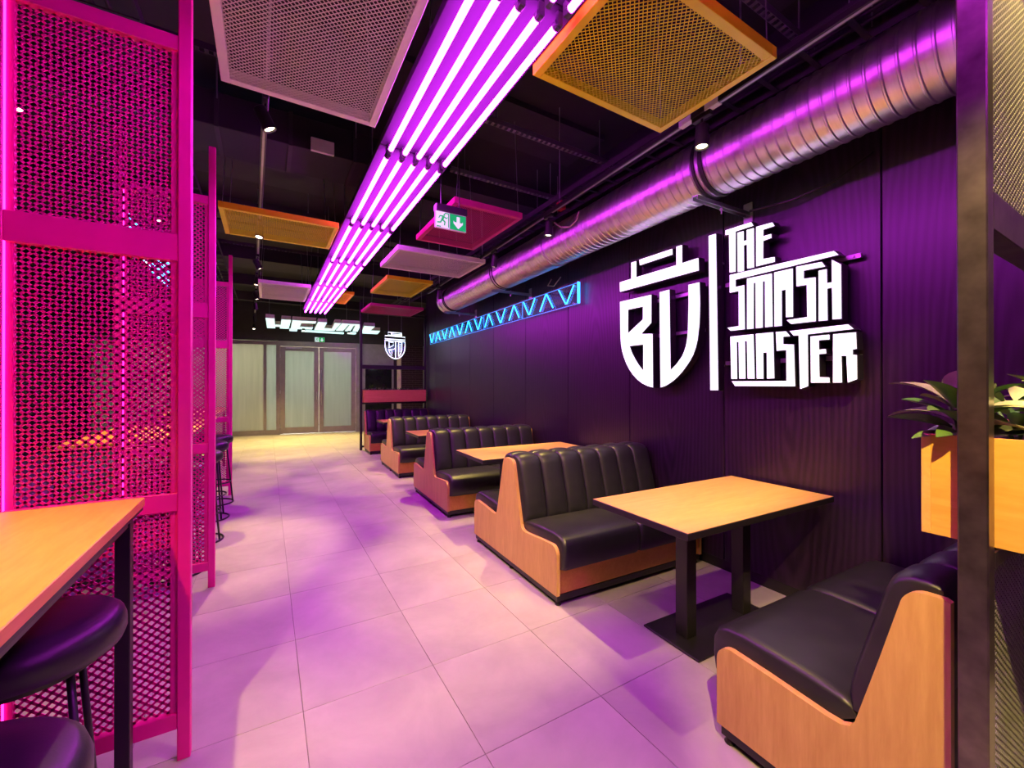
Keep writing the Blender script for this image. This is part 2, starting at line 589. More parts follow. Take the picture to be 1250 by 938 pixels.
# ================================================================== TRACKS AND SPOTLIGHTS
def track(pts, label):
    (x0, y0), (x1, y1), z = pts
    t = thing('light_track', label, 'light track', (x0, y0, z), -math.atan2(x1 - x0, y1 - y0))
    L = math.hypot(x1 - x0, y1 - y0)
    MB().bbox(-0.018, 0.018, 0, L, 0, 0.034, 0.002).build('rail', 'black_steel', t)
    MB().box(-0.007, 0.007, 0, L, -0.0015, 0.001).build('conductor', 'zinc', t)
    y = 0.6
    while y < L:
        MB().tube([(0, y, 0.034), (0, y, 3.95 - z)], 0.005, 6).build('hanger', 'zinc', t)
        y += 1.7
    return t
LT = lambda y: 0.07 - 0.0275 * y
RT = lambda y: 2.145 + 0.0405 * y
track(((LT(-1.2), -1.2), (LT(12.4), 12.4), 3.17), 'black light track over the aisle near the pink screens')
rt = track(((RT(-1.0), -1.0), (RT(7.0), 7.0), 3.045), 'black light track running beside the round duct')
for y in (2.42, 2.60):
    MB().bbox(-0.0195, 0.0195, y, y + 0.09, -0.004, 0.035, 0.003).build('feed_box', 'white_plastic', rt)

spot_no = [0]
def spot(x, y, z, aim, label, power=SPOT_W, size=62, blend=0.6, drop=0.13, col=WARM, group='track spotlights'):
    t = thing('track_spotlight', label, 'spotlight', (x, y, z), 0, group)
    d = Vector(aim).normalized()
    q = Vector((0, 0, -1)).rotation_difference(d).to_euler()
    b = put('body', MB().lathe([(0.030, 0.075), (0.036, 0.07), (0.038, 0.0), (0.040, -0.055), (0.034, -0.055), (0.030, -0.045)], 20).mesh('body', 'black_steel', 40), t, (0, 0, 0), q)
    ln = put('lens', MB().lathe([(0.029, -0.040), (0.0295, -0.046), (0.02, -0.050)], 20).mesh('lens', 'spot_glow', True), b)
    MB().tube([(0, 0, 0.04), (0, 0, drop)], 0.008, 8).build('stem', 'black_steel', t)
    MB().bbox(-0.016, 0.016, -0.06, 0.06, drop - 0.03, drop, 0.003).build('adapter', 'black_steel', t)
    if power:
        ld = bpy.data.lights.new('spot_light', 'SPOT')
        ld.energy = power
        ld.color = col
        ld.spot_size = R(size)
        ld.spot_blend = blend
        ld.shadow_soft_size = 0.02
        lo = bpy.data.objects.new('spot_light', ld)
        C.objects.link(lo)
        lo.parent = t
        lo.location = d * 0.075
        lo.rotation_euler = q
    return t
ls = [(-0.2, (0.78, 0.27, -1), 'black spotlight on the aisle track, behind the camera'),
      (1.3, (0.8, 0.3, -1), 'black spotlight on the aisle track above the large white mesh panel'),
      (2.9, (0.48, 0.05, -1), 'black spotlight on the aisle track, lit, just past the large white mesh panel'),
      (5.08, (-0.10, -0.25, -1), 'black tilted spotlight hanging in front of the amber ceiling panel'),
      (6.44, (0.5, 0.1, -1), 'black spotlight on the aisle track, just past the amber panel'),
      (7.49, (-0.2, 0, -1), 'black spotlight on the aisle track beside the pale pink ceiling panel'),
      (8.74, (0.3, 0, -1), 'black spotlight on the aisle track, third from its far end'),
      (9.9, (0.1, 0.2, -1), 'black spotlight on the aisle track, second from its far end'),
      (11.7, (0.1, 0.3, -1), 'black spotlight at the far end of the aisle track')]
for (y, a, lab), pw, sz in zip(ls, (1.7, 0.25, 1.0, 0.9, 0.9, 0.9, 0.9, 1.0, 1.0), (36, 44, 44, 46, 46, 50, 50, 60, 70)):
    spot(LT(y), y, 3.04, a, lab, power=SPOT_W * pw, size=sz)
rs = [(0.20, (-0.15, 0.05, -1), 'black spotlight on the duct track, out by the near divider'),
      (1.535, (-0.05, 0.0, -1), 'lit spotlight above the large wall sign, just below the duct track'),
      (3.175, (-0.0, 0.12, -1), 'lit spotlight beside the duct, past the pink exit-sign panel'),
      (4.346, (-0.0, 0.2, -1), 'lit spotlight at the dark strap half way along the duct'),
      (6.405, (-0.0, 0.25, -1), 'lit spotlight by the far open end of the duct')]
for y, a, lab in rs:
    spot(RT(y), y, 2.905, a, lab, power=SPOT_W * (0.25 if y < 2 else 0.9), drop=0.14)
# second short track over the near booth
track(((1.76, -1.2), (1.76, 0.55), 3.22), 'short black light track over the nearest booth')
spot(1.76, 0.16, 3.05, (0.05, 0.18, -1), 'spotlight on the short track over the nearest booth', power=SPOT_W * 1.7, size=92)
# ceiling downlights by the shop front and over the left seating
for x, y, lab in [(-0.30, 12.9, 'small downlight by the tall frosted window'), (0.86, 12.7, 'small downlight in front of the twin doors, over the hinged door leaf'),
                  (2.02, 12.6, 'small downlight in front of the twin doors, over the leaf with the long handle'), (3.4, 12.2, 'small downlight behind the far divider')]:
    spot(x, y, 2.98, (0, -0.30, -1), lab, power=SPOT_W * 1.2, size=84, drop=0.95, group='entrance downlights')
spot(-1.176, 3.31, 3.0, (0, 0, -1), 'downlight glimpsed through the nearest pink mesh screen', power=SPOT_W * 0.3, size=70, drop=0.95)
spot(-0.85, 0.9, 3.0, (0.05, 0.0, -1), 'downlight above the nearest high table', power=SPOT_W * 1.05, size=75, drop=0.95)
spot(-0.85, 4.9, 3.0, (0.0, 0.0, -1), 'downlight above the high table behind the second pink screen', power=SPOT_W * 0.8, size=70, drop=0.95)

# ================================================================== DUCT
DX, DZ, DR = 2.585, 2.945, 0.20
duct = thing('ventilation_duct', 'ribbed galvanised round ventilation duct hung along the dark wall', 'duct', (DX, 0, DZ), -TH)
prof = []
y = -1.6
while y < 7.0:
    prof += [(DR, y), (DR, y + 0.024), (DR + 0.005, y + 0.029), (DR + 0.005, y + 0.035), (DR, y + 0.040)]
    y += 0.060
n = 56
pv, pf = [], []
for r_, yy in prof:
    pv += [(r_ * math.cos(2 * math.pi * k / n), yy, r_ * math.sin(2 * math.pi * k / n)) for k in range(n)]
for i in range(len(prof) - 1):
    pf += [(i * n + k, i * n + (k + 1) % n, (i + 1) * n + (k + 1) % n, (i + 1) * n + k) for k in range(n)]
MB().add(pv, pf).build('pipe', 'galvanised_steel', duct, 30)
def ring(y0, y1, r, mat, name, a0=0, a1=360):
    m = 48
    mb = MB()
    pts = [(a0 + (a1 - a0) * k / m) for k in range(m + 1)]
    vs = []
    for a in pts:
        c, s = math.cos(R(a)), math.sin(R(a))
        vs += [((r) * c, y0, r * s), ((r) * c, y1, r * s), ((r - 0.012) * c, y1, (r - 0.012) * s), ((r - 0.012) * c, y0, (r - 0.012) * s)]
    fs = []
    for k in range(m):
        fs += [(k * 4 + q, k * 4 + (q + 1) % 4, k * 4 + 4 + (q + 1) % 4, k * 4 + 4 + q) for q in range(4)]
    mb.add(vs, fs)
    return mb.build(name, mat, duct, 30)
ring(6.90, 7.02, DR + 0.012, 'galvanised_steel', 'end_collar')
ring(3.62, 3.72, DR + 0.011, 'galvanised_steel', 'joint_collar')
ring(0.42, 0.52, DR + 0.011, 'galvanised_steel', 'joint_collar')
MB().tube([(0, 6.93, 0), (0, 6.94, 0)], DR - 0.01, 40).build('end_cap', 'galvanised_steel', duct)
for yb, lab in [(1.755, 'zinc wall bracket carrying the duct above the large wall sign'), (4.854, 'zinc wall bracket under the middle of the duct'),
                (6.734, 'zinc wall bracket at the far end of the duct')]:
    ring(yb - 0.06, yb - 0.035, DR + 0.010, 'cable_black', 'strap', 60, 300)
    ring(yb + 0.0, yb + 0.02, DR + 0.010, 'cable_black', 'strap', 60, 300)
    br = thing('duct_bracket', lab, 'bracket', (wall_x(yb), yb, 2.715), -TH, 'duct brackets')
    a = MB().box(-0.60, 0, -0.02, 0.02, 0.0, 0.006).box(-0.60, 0, -0.02, -0.017, -0.022, 0.0).box(-0.60, 0, 0.017, 0.02, -0.022, 0.0)
    a.build('arm', 'zinc', br)
    MB().bbox(-0.012, 0, -0.035, 0.035, -0.07, 0.08, 0.003).build('wall_plate', 'zinc', br)
    MB().tube([(-0.32, 0, -0.06), (-0.32, 0, 0.02)], 0.006, 8).tube([(-0.32, 0, -0.035), (-0.32, 0, -0.023)], 0.013, 6).build('bolt', 'zinc', br)
# loose cables by the duct
tag(MB().tube([(wall_x(1.0, 0.03), 1.0, 2.80), (wall_x(1.2, 0.05), 1.2, 2.70), (wall_x(1.4, 0.08), 1.42, 2.67), (wall_x(1.7, 0.12), 1.68, 2.685)], 0.008, 8)
    .build('cable', 'cable_black', None, True), 'black cable sagging under the duct toward the wall', 'cable')
tag(MB().tube([(2.36, 3.20, 3.00), (2.40, 3.14, 2.94), (2.44, 3.06, 2.93), (2.46, 3.00, 2.97), (2.47, 2.97, 3.05)], 0.009, 8)
    .build('cable', 'cable_pale', None, True), 'pale looped cable on top of the duct by a red box', 'cable')
tag(MB().bbox(2.50, 2.56, 3.28, 3.36, 3.20, 3.28, 0.005).build('alarm_box', 'red_paint'), 'small red alarm box above the middle of the duct', 'alarm')
tag(MB().bbox(2.60, 2.66, 5.9, 5.98, 3.20, 3.28, 0.005).build('alarm_box', 'red_paint'), 'small red alarm box above the far part of the duct', 'alarm')
tag(MB().tube([(wall_x(4.3, 0.03), 4.30, 2.80), (wall_x(4.3, 0.06), 4.34, 2.72), (wall_x(4.2, 0.05), 4.22, 2.69), (wall_x(4.1, 0.03), 4.10, 2.78)], 0.006, 6)
    .build('cable', 'cable_pale', None, True), 'loose cable ends on the wall above the cyan zigzag sign', 'cable')

# ================================================================== CEILING MESH PANELS
def ceiling_panel(x0, x1, y0, y1, z, mat, label, bw=0.040, pitch=0.0250, sw=0.0037):
    t = thing('ceiling_panel', label, 'ceiling panel', ((x0 + x1) / 2, (y0 + y1) / 2, z), 0, 'hanging mesh ceiling panels')
    a, b = (x1 - x0) / 2, (y1 - y0) / 2
    hgt = 0.055
    f = MB()
    f.bbox(-a, -a + bw, -b, b, 0, hgt, 0.002).bbox(a - bw, a, -b, b, 0, hgt, 0.002)
    f.bbox(-a + bw, a - bw, -b, -b + bw, 0, hgt, 0.002).bbox(-a + bw, a - bw, b - bw, b, 0, hgt, 0.002)
    f.build('frame', mat, t)
    m = diamond(MB(), -a + bw * 0.9, a - bw * 0.9, -b + bw * 0.9, b - bw * 0.9, pitch, pitch * 0.95, sw, 0.002, lambda p, q, d: (p, q, 0.004 + d))
    stuff(m.build('mesh_sheet', mat, t))
    for sx in (-1, 1):
        for sy in (-1, 1):
            MB().tube([(sx * (a - 0.03), sy * (b - 0.03), hgt), (sx * (a - 0.07), sy * (b - 0.03), 3.95 - z)], 0.003, 5).build('hanger', 'zinc', t)
    return t
ceiling_panel(-0.204, 0.560, 1.30, 2.574, 3.0, 'white_panel', 'white mesh ceiling panel, the largest in view, beside the purple tubes')
ceiling_panel(1.145, 2.085, 1.055, 1.735, 3.0, 'yellow_panel', 'yellow mesh ceiling panel next to the near part of the duct')
ceiling_panel(-0.37, 0.61, 4.40, 5.15, 3.0, 'yellow_panel', 'amber ceiling panel behind the tilted spotlight, left of the tubes')
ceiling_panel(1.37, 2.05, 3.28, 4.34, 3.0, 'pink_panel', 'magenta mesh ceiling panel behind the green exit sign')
ceiling_panel(1.28, 2.40, 4.73, 5.58, 3.0, 'white_panel', 'white ceiling panel between the magenta and the small amber panel, beside the duct')
ceiling_panel(1.50, 2.20, 6.12, 7.25, 3.0, 'yellow_panel', 'small amber ceiling panel by the far end of the duct')
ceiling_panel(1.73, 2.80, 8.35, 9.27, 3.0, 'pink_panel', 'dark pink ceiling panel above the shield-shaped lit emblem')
ceiling_panel(-0.117, 0.605, 7.35, 8.65, 3.0, 'white_panel', 'pale ceiling panel left of the tubes, near the lit ceiling letters')
ceiling_panel(0.62, 1.40, 8.15, 9.20, 3.13, 'yellow_panel', 'amber ceiling panel half hidden above the far tubes')

# struts and trays under the slab
for i, (x0, x1, y, z, lab) in enumerate([(1.45, 2.85, 2.95, 3.55, 'perforated grey strut behind the yellow mesh panel'), (1.55, 2.9, 3.81, 3.55, 'perforated grey strut above the exit sign'),
                              (2.15, 2.95, 1.29, 3.55, 'perforated grey strut over the yellow mesh panel corner'), (-1.2, 0.6, 3.3, 3.6, 'perforated grey strut left of the tubes, above the first aisle spotlight'),
                              (-1.2, 0.6, 5.9, 3.6, 'perforated grey strut behind the amber panel, left of the tubes'), (-1.2, 2.9, 7.6, 3.6, 'long perforated strut crossing above the far tubes')]):
    t = thing('ceiling_strut', lab, 'strut', (x0, y, z), 0, 'ceiling struts')
    L = x1 - x0
    m = MB().box(0, L, -0.022, -0.019, 0, 0.042).box(0, L, 0.019, 0.022, 0, 0.042)
    k = 0.0
    while k < L - 0.05:
        m.box(k, k + 0.022, -0.019, 0.019, 0, 0.003)
        k += 0.05
    m.build('channel', 'zinc' if i < 3 else 'ceiling_grey', t)
    for x in (0.15, L - 0.15):
        MB().tube([(x, 0, 0.042), (x, 0, 3.95 - z if abs(y - 2.35) > 0.3 else 3.72 - z)], 0.005, 6).build('rod', 'zinc', t)
for x, lab in ((-0.75, 'black cable tray above the pink screens'), (2.85, 'black cable tray above the round duct')):
    t = thing('cable_tray', lab, 'cable tray', (x, 0, 3.45))
    for xx in (-0.15, 0.145):
        MB().box(xx, xx + 0.005, -1.0, 12, 0, 0.06).build('side', 'ceiling_grey', t)
    m = MB()
    yy = -1.0
    while yy < 12:
        m.box(-0.145, 0.145, yy, yy + 0.03, 0, 0.008)
        yy += 0.25
    stuff(m.build('rungs', 'ceiling_grey', t))
    for xx in (-0.05, 0.02):
        MB().tube([(xx, -1, 0.02), (xx, 12, 0.02)], 0.012, 8).build('cable_run', 'cable_black', t, True)
    for yy in (1.0, 4.0, 7.0, 10.0):
        for xx in (-0.147, 0.147):
            MB().tube([(xx, yy, 0.06), (xx, yy, 0.5)], 0.004, 5).build('hanger', 'zinc', t)
vd = thing('rectangular_duct', 'black rectangular air duct under the ceiling, behind the large white mesh panel', 'duct', (-0.55, 4.1, 3.42))
MB().bbox(0, 1.5, -0.25, 0.25, 0, 0.26, 0.004).build('duct_body', 'ceiling_black', vd)
for x in (0.2, 0.7, 1.2):
    MB().box(x, x + 0.03, -0.26, 0.26, -0.01, 0.27).build('flange', 'ceiling_grey', vd)
for x in (0.22, 1.22):
    for yy in (-0.266, 0.266):
        MB().tube([(x, yy, 0.2), (x, yy, 0.53)], 0.005, 6).build('hanger', 'zinc', vd)
jb = thing('junction_box', 'small pale box on the ceiling behind the large white mesh panel', 'junction box', (0.40, 3.83, 3.40))
MB().bbox(-0.09, 0.09, -0.03, 0.0, 0.0, 0.11, 0.004).build('box', 'white_plastic', jb)

# ================================================================== EXIT SIGNS
def exit_sign(loc, rz, wd, ht, label, top, rod):
    t = thing('exit_sign', label, 'exit sign', loc, rz)
    MB().bbox(-wd / 2, wd / 2, 0.0, 0.02, -ht, 0, 0.002).build('panel', 'white_plastic', t)
    MB().bbox(-wd / 2 + 0.004, wd / 2 + 0.006, -0.012, 0.05, 0.0, top, 0.003).build('housing', 'black_steel', t)
    for s in (-1, 1):
        MB().tube([(s * wd * 0.3, 0.02, top), (s * wd * 0.3, 0.02, top + rod)], 0.004, 6).build('rod', 'black_steel', t)
    hw = wd / 2
    F = lambda mb, nm, mat: mb.build(nm, mat, t)
    F(MB().box(-hw + 0.004, -0.018, -0.003, 0.0, -ht + 0.006, -0.006), 'white_field', 'exit_white')
    F(MB().box(-0.012, hw - 0.004, -0.003, 0.0, -ht + 0.006, -0.006), 'green_field', 'exit_green')
    # arrow pointing down
    cx, u = hw / 2 - 0.006, ht
    ar = [(-0.10, -0.16), (0.10, -0.16), (0.10, -0.50), (0.24, -0.50), (0.30, -0.42), (0.30, -0.58), (0.0, -0.88), (-0.30, -0.58), (-0.30, -0.42), (-0.24, -0.50), (-0.10, -0.50)]
    F(MB().prism([[(cx + a * u, b * u) for a, b in ar]], lambda a, b: (a, -0.003, b), lambda a, b: (a, -0.005, b)), 'arrow', 'exit_white')
    # running figure and doorway
    fx = -hw / 2 - 0.004
    man = MB()
    P = lambda a, b: (fx + a * u, -0.0045, b * u)
    def limb(a, b, wdt):
        man.bar(P(*a), P(*b), wdt * u, 0.003, (0, 1, 0))
    man.tube([(fx + 0.08 * u, -0.003, -0.2 * u), (fx + 0.08 * u, -0.006, -0.2 * u)], 0.055 * u, 12)
    limb((0.04, -0.27), (-0.06, -0.52), 0.13)
    limb((-0.05, -0.50), (0.12, -0.62), 0.08)
    limb((0.12, -0.60), (0.08, -0.82), 0.07)
    limb((-0.07, -0.50), (-0.16, -0.68), 0.08)
    limb((-0.15, -0.67), (-0.36, -0.70), 0.07)
    limb((0.03, -0.30), (0.20, -0.40), 0.06)
    limb((0.20, -0.40), (0.28, -0.32), 0.05)
    limb((0.02, -0.29), (-0.20, -0.30), 0.06)
    limb((-0.20, -0.30), (-0.27, -0.44), 0.05)
    F(man, 'running_figure', 'exit_green')
    dr = MB()
    for a, b in (((0.34, -0.10), (0.34, -0.90)), ((0.10, -0.10), (0.36, -0.10)), ((-0.40, -0.92), (-0.14, -0.92))):
        dr.bar(P(*a), P(*b), 0.05 * u, 0.003, (0, 1, 0))
    F(dr, 'doorway', 'exit_green')
    return t
exit_sign((1.265, 3.10, 2.822), 0, 0.262, 0.134, 'green and white exit sign with running figure and down arrow, before the magenta panel', 0.055, 1.072)
exit_sign((SA.x + 2.19 * math.cos(SR), SA.y + 2.19 * math.sin(SR) - 0.10, 2.88), SR, 0.27, 0.145, 'small green exit sign above the twin glass doors', 0.03, 1.04)

# ================================================================== BOOTH BENCHES
BL = 1.43                 # length toward the wall
SIDE = 0.026
CH = (BL - 2 * SIDE) / 7  # one stitched back channel

def loft(prof, wts, xs, bs):
    """closed profile of (y, z) swept along x; bs = how far the skin is puffed at each x"""
    m = len(prof)
    c = (sum(p[0] for p in prof) / m, sum(p[1] for p in prof) / m)
    nr = []
    for i in range(m):
        a, b = prof[(i - 1) % m], prof[(i + 1) % m]
        d = Vector((b[0] - a[0], b[1] - a[1])).normalized()
        nn = Vector((d.y, -d.x))
        if nn.dot(Vector((prof[i][0] - c[0], prof[i][1] - c[1]))) < 0:
            nn = -nn
        nr.append(nn)
    vs, fs = [], []
    for x, b in zip(xs, bs):
        for (y, z), nn, wt in zip(prof, nr, wts):
            k = (b - 1) * wt
            vs.append((x, y + nn.x * k, z + nn.y * k))
    for i in range(len(xs) - 1):
        fs += [(i * m + k, i * m + (k + 1) % m, (i + 1) * m + (k + 1) % m, (i + 1) * m + k) for k in range(m)]
    fs += [tuple(range(m)), tuple(range((len(xs) - 1) * m, len(xs) * m))]
    return vs, fs

def arc(c, r, a0, a1, n=6):
    return [(c[0] + r * math.cos(R(a0 + (a1 - a0) * i / n)), c[1] + r * math.sin(R(a0 + (a1 - a0) * i / n))) for i in range(n + 1)]

SIDE_HALF = ([(0.0, 0.072), (0.0, 0.33)] + arc((0.06, 0.335), 0.06, 172, 88, 6) + [(0.2, 0.386), (0.39, 0.369)]
             + [(0.43, 0.370), (0.455, 0.382), (0.468, 0.405), (0.476, 0.435)] + [(0.53, 0.64)] + arc((0.632, 0.815), 0.056, 165, 95, 6))
SEAT_P = [(0.018, 0.235), (-0.018, 0.237), (-0.036, 0.265), (-0.045, 0.33), (-0.043, 0.395), (-0.024, 0.437), (0.02, 0.459), (0.09, 0.465),
          (0.2, 0.462), (0.32, 0.455), (0.42, 0.446), (0.455, 0.434), (0.468, 0.40), (0.40, 0.352), (0.2, 0.350), (0.018, 0.345)]
SEAT_W = [0.0, 1, 1, 1, 1, 1, 1, 1, 1, 1, 1, 0.7, 0.2, 0, 0, 0]
BACK_P = [(0.452, 0.415), (0.434, 0.44), (0.432, 0.49), (0.446, 0.56), (0.470, 0.65), (0.498, 0.75), (0.520, 0.83), (0.535, 0.868), (0.558, 0.894),
          (0.592, 0.908), (0.63, 0.910), (0.655, 0.902), (0.664, 0.885), (0.664, 0.60), (0.60, 0.415)]
BACK_W = [0.3, 1, 1, 1, 1, 1, 1, 1, 1, 1, 1, 0.8, 0.2, 0, 0]

def puff_ends(L, amp):
    xs = [0, 0.003, 0.010, 0.022, 0.040, L / 2, L - 0.040, L - 0.022, L - 0.010, L - 0.003, L]
    e = [0.0, 0.35, 0.68, 0.90, 1.0, 1.0, 1.0, 0.90, 0.68, 0.35, 0.0]
    return xs, e

def cushion(prof, wts, L, amp, name, sy, off=0.0, channel=False):
    if channel:
        us = [0, 0.03, 0.08, 0.16, 0.28, 0.40, 0.5, 0.60, 0.72, 0.84, 0.92, 0.97, 1]
        xs = [u * L for u in us]
        e = [(1 - abs(2 * u - 1) ** 2.6) ** 0.5 for u in us]
    else:
        xs, e = puff_ends(L, amp)
    pr = [(off + y if sy > 0 else off - y, z) for y, z in prof]
    vs, fs = loft(pr, [wv * amp for wv in wts], xs, e)
    return MB().add(vs, fs).mesh(name, 'black_leather', 50)

DEPTH = 1.33
bench_cache = {}
def bench(loc, label, double, sy):
    t = thing('booth_bench', label, 'booth bench', (loc[0], loc[1], 0), -TH, 'booth benches')
    key = (double, sy)
    if key not in bench_cache:
        c = {}
        half = SIDE_HALF
        if double:
            poly = half + [(DEPTH - y, z) for y, z in reversed(half)]
        else:
            poly = half + [(0.668, 0.872), (0.68, 0.866), (0.68, 0.072)]
        poly = [(y * sy, z) for y, z in poly]
        c['side'] = MB().prism([poly], lambda a, b: (0, a, b), lambda a, b: (SIDE, a, b)).mesh('side_panel', 'beech')
        dmax = DEPTH if double else 0.68
        S = lambda a, b: (min(a * sy, b * sy), max(a * sy, b * sy))
        c['front'] = MB().box(SIDE, BL - SIDE, *S(0.020, 0.040), 0.072, 0.344).mesh('front_panel', 'beech_rail')
        c['rear'] = MB().box(SIDE, BL - SIDE, *S(dmax - 0.040, dmax - 0.020), 0.072, 0.344 if double else 0.86).mesh('rear_panel', 'beech_rail' if double else 'black_edge')
        b = MB()
        b.box(0.012, BL - 0.012, *S(0.012, 0.045), 0.03, 0.072).box(0.012, BL - 0.012, *S(dmax - 0.045, dmax - 0.012), 0.03, 0.072)
        b.box(0.012, 0.045, *S(0.045, dmax - 0.045), 0.03, 0.072).box(BL - 0.045, BL - 0.012, *S(0.045, dmax - 0.045), 0.03, 0.072)
        c['base'] = b.mesh('base_frame', 'black_steel')
        c['foot'] = MB().lathe([(0.020, 0), (0.022, 0.004), (0.016, 0.012), (0.014, 0.032)], 12).mesh('foot', 'black_edge', 40)
        c['seat'] = cushion(SEAT_P, SEAT_W, (BL - 2 * SIDE) / 2 - 0.001, 0.022, 'seat_cushion', sy)
        c['back'] = cushion(BACK_P, BACK_W, CH - 0.0005, 0.024, 'back_channel', sy, 0, True)
        if double:
            c['seat2'] = cushion(SEAT_P, SEAT_W, (BL - 2 * SIDE) / 2 - 0.001, 0.022, 'seat_cushion', -1, DEPTH)
            c['back2'] = cushion(BACK_P, BACK_W, CH - 0.0005, 0.024, 'back_channel', -1, DEPTH, True)
        bench_cache[key] = c
    c = bench_cache[key]
    dmax = DEPTH if double else 0.68
    put('side_panel', c['side'], t)
    put('side_panel', c['side'], t, (BL - SIDE, 0, 0))
    put('front_panel', c['front'], t)
    put('rear_panel', c['rear'], t)
    put('base_frame', c['base'], t)
    for x in (0.035, BL - 0.035):
        for y in ((0.035, DEPTH / 2, DEPTH - 0.035) if double else (0.035, 0.645)):
            put('foot', c['foot'], t, (x, y * sy, 0))
    for k in range(2):
        put('seat_cushion', c['seat'], t, (SIDE + k * (BL - 2 * SIDE) / 2, 0, 0))
        if double:
            put('seat_cushion', c['seat2'], t, (SIDE + k * (BL - 2 * SIDE) / 2, 0, 0))
    for k in range(7):
        put('back_channel', c['back'], t, (SIDE + k * CH, 0, 0))
        if double:
            put('back_channel', c['back2'], t, (SIDE + k * CH, 0, 0))
    return t
BX = lambda y: 1.552 + TW * y
bench((BX(1.038), 1.038), 'single black leather booth seat nearest the camera, facing away, beside the near planter', False, -1)
bench((BX(2.174), 2.174), 'double back-to-back black booth bench between the nearest table and the second table', True, 1)
bench((BX(4.232), 4.232), 'double back-to-back black booth bench between the second and third tables', True, 1)
bench((BX(6.431), 6.431), 'double back-to-back black booth bench between the third table and the farthest table', True, 1)
bench((BX(8.90), 8.90), 'single black booth seat at the far end under the far planter', False, 1)

# ================================================================== BOOTH TABLES
def booth_table(cx, cy, label, L=1.335, W=0.67, H=0.765):
    t = thing('booth_table', label, 'table', (cx, cy, 0), -TH, 'booth tables')
    MB().bbox(-L / 2, L / 2, -W / 2, W / 2, H - 0.036, H - 0.002, 0.002).build('edge_band', 'black_edge', t)
    MB().box(-L / 2 + 0.003, L / 2 - 0.003, -W / 2 + 0.003, W / 2 - 0.003, H - 0.004, H).build('top', 'beech_top', t)
    for sx in (-1, 1):
        MB().bbox(sx * 0.26 - 0.04, sx * 0.26 + 0.04, -0.04, 0.04, 0.012, H - 0.045, 0.003).build('column', 'black_steel', t)
        MB().box(sx * 0.26 - 0.16, sx * 0.26 + 0.16, -0.16, 0.16, H - 0.045, H - 0.036).build('top_plate', 'black_steel', t)
    MB().bbox(-0.40, 0.40, -0.19, 0.19, 0.0, 0.012, 0.003).build('base_plate', 'black_steel', t)
    return t
booth_table(2.340, 1.545, 'beech-topped table with black base nearest the camera')
booth_table(2.365, 3.700, 'beech-topped table between the two nearest double benches')
booth_table(2.430, 5.760, 'beech-topped table, third from the camera, between double benches')
booth_table(2.52, 8.06, 'beech-topped table farthest from the camera, by the far planter')

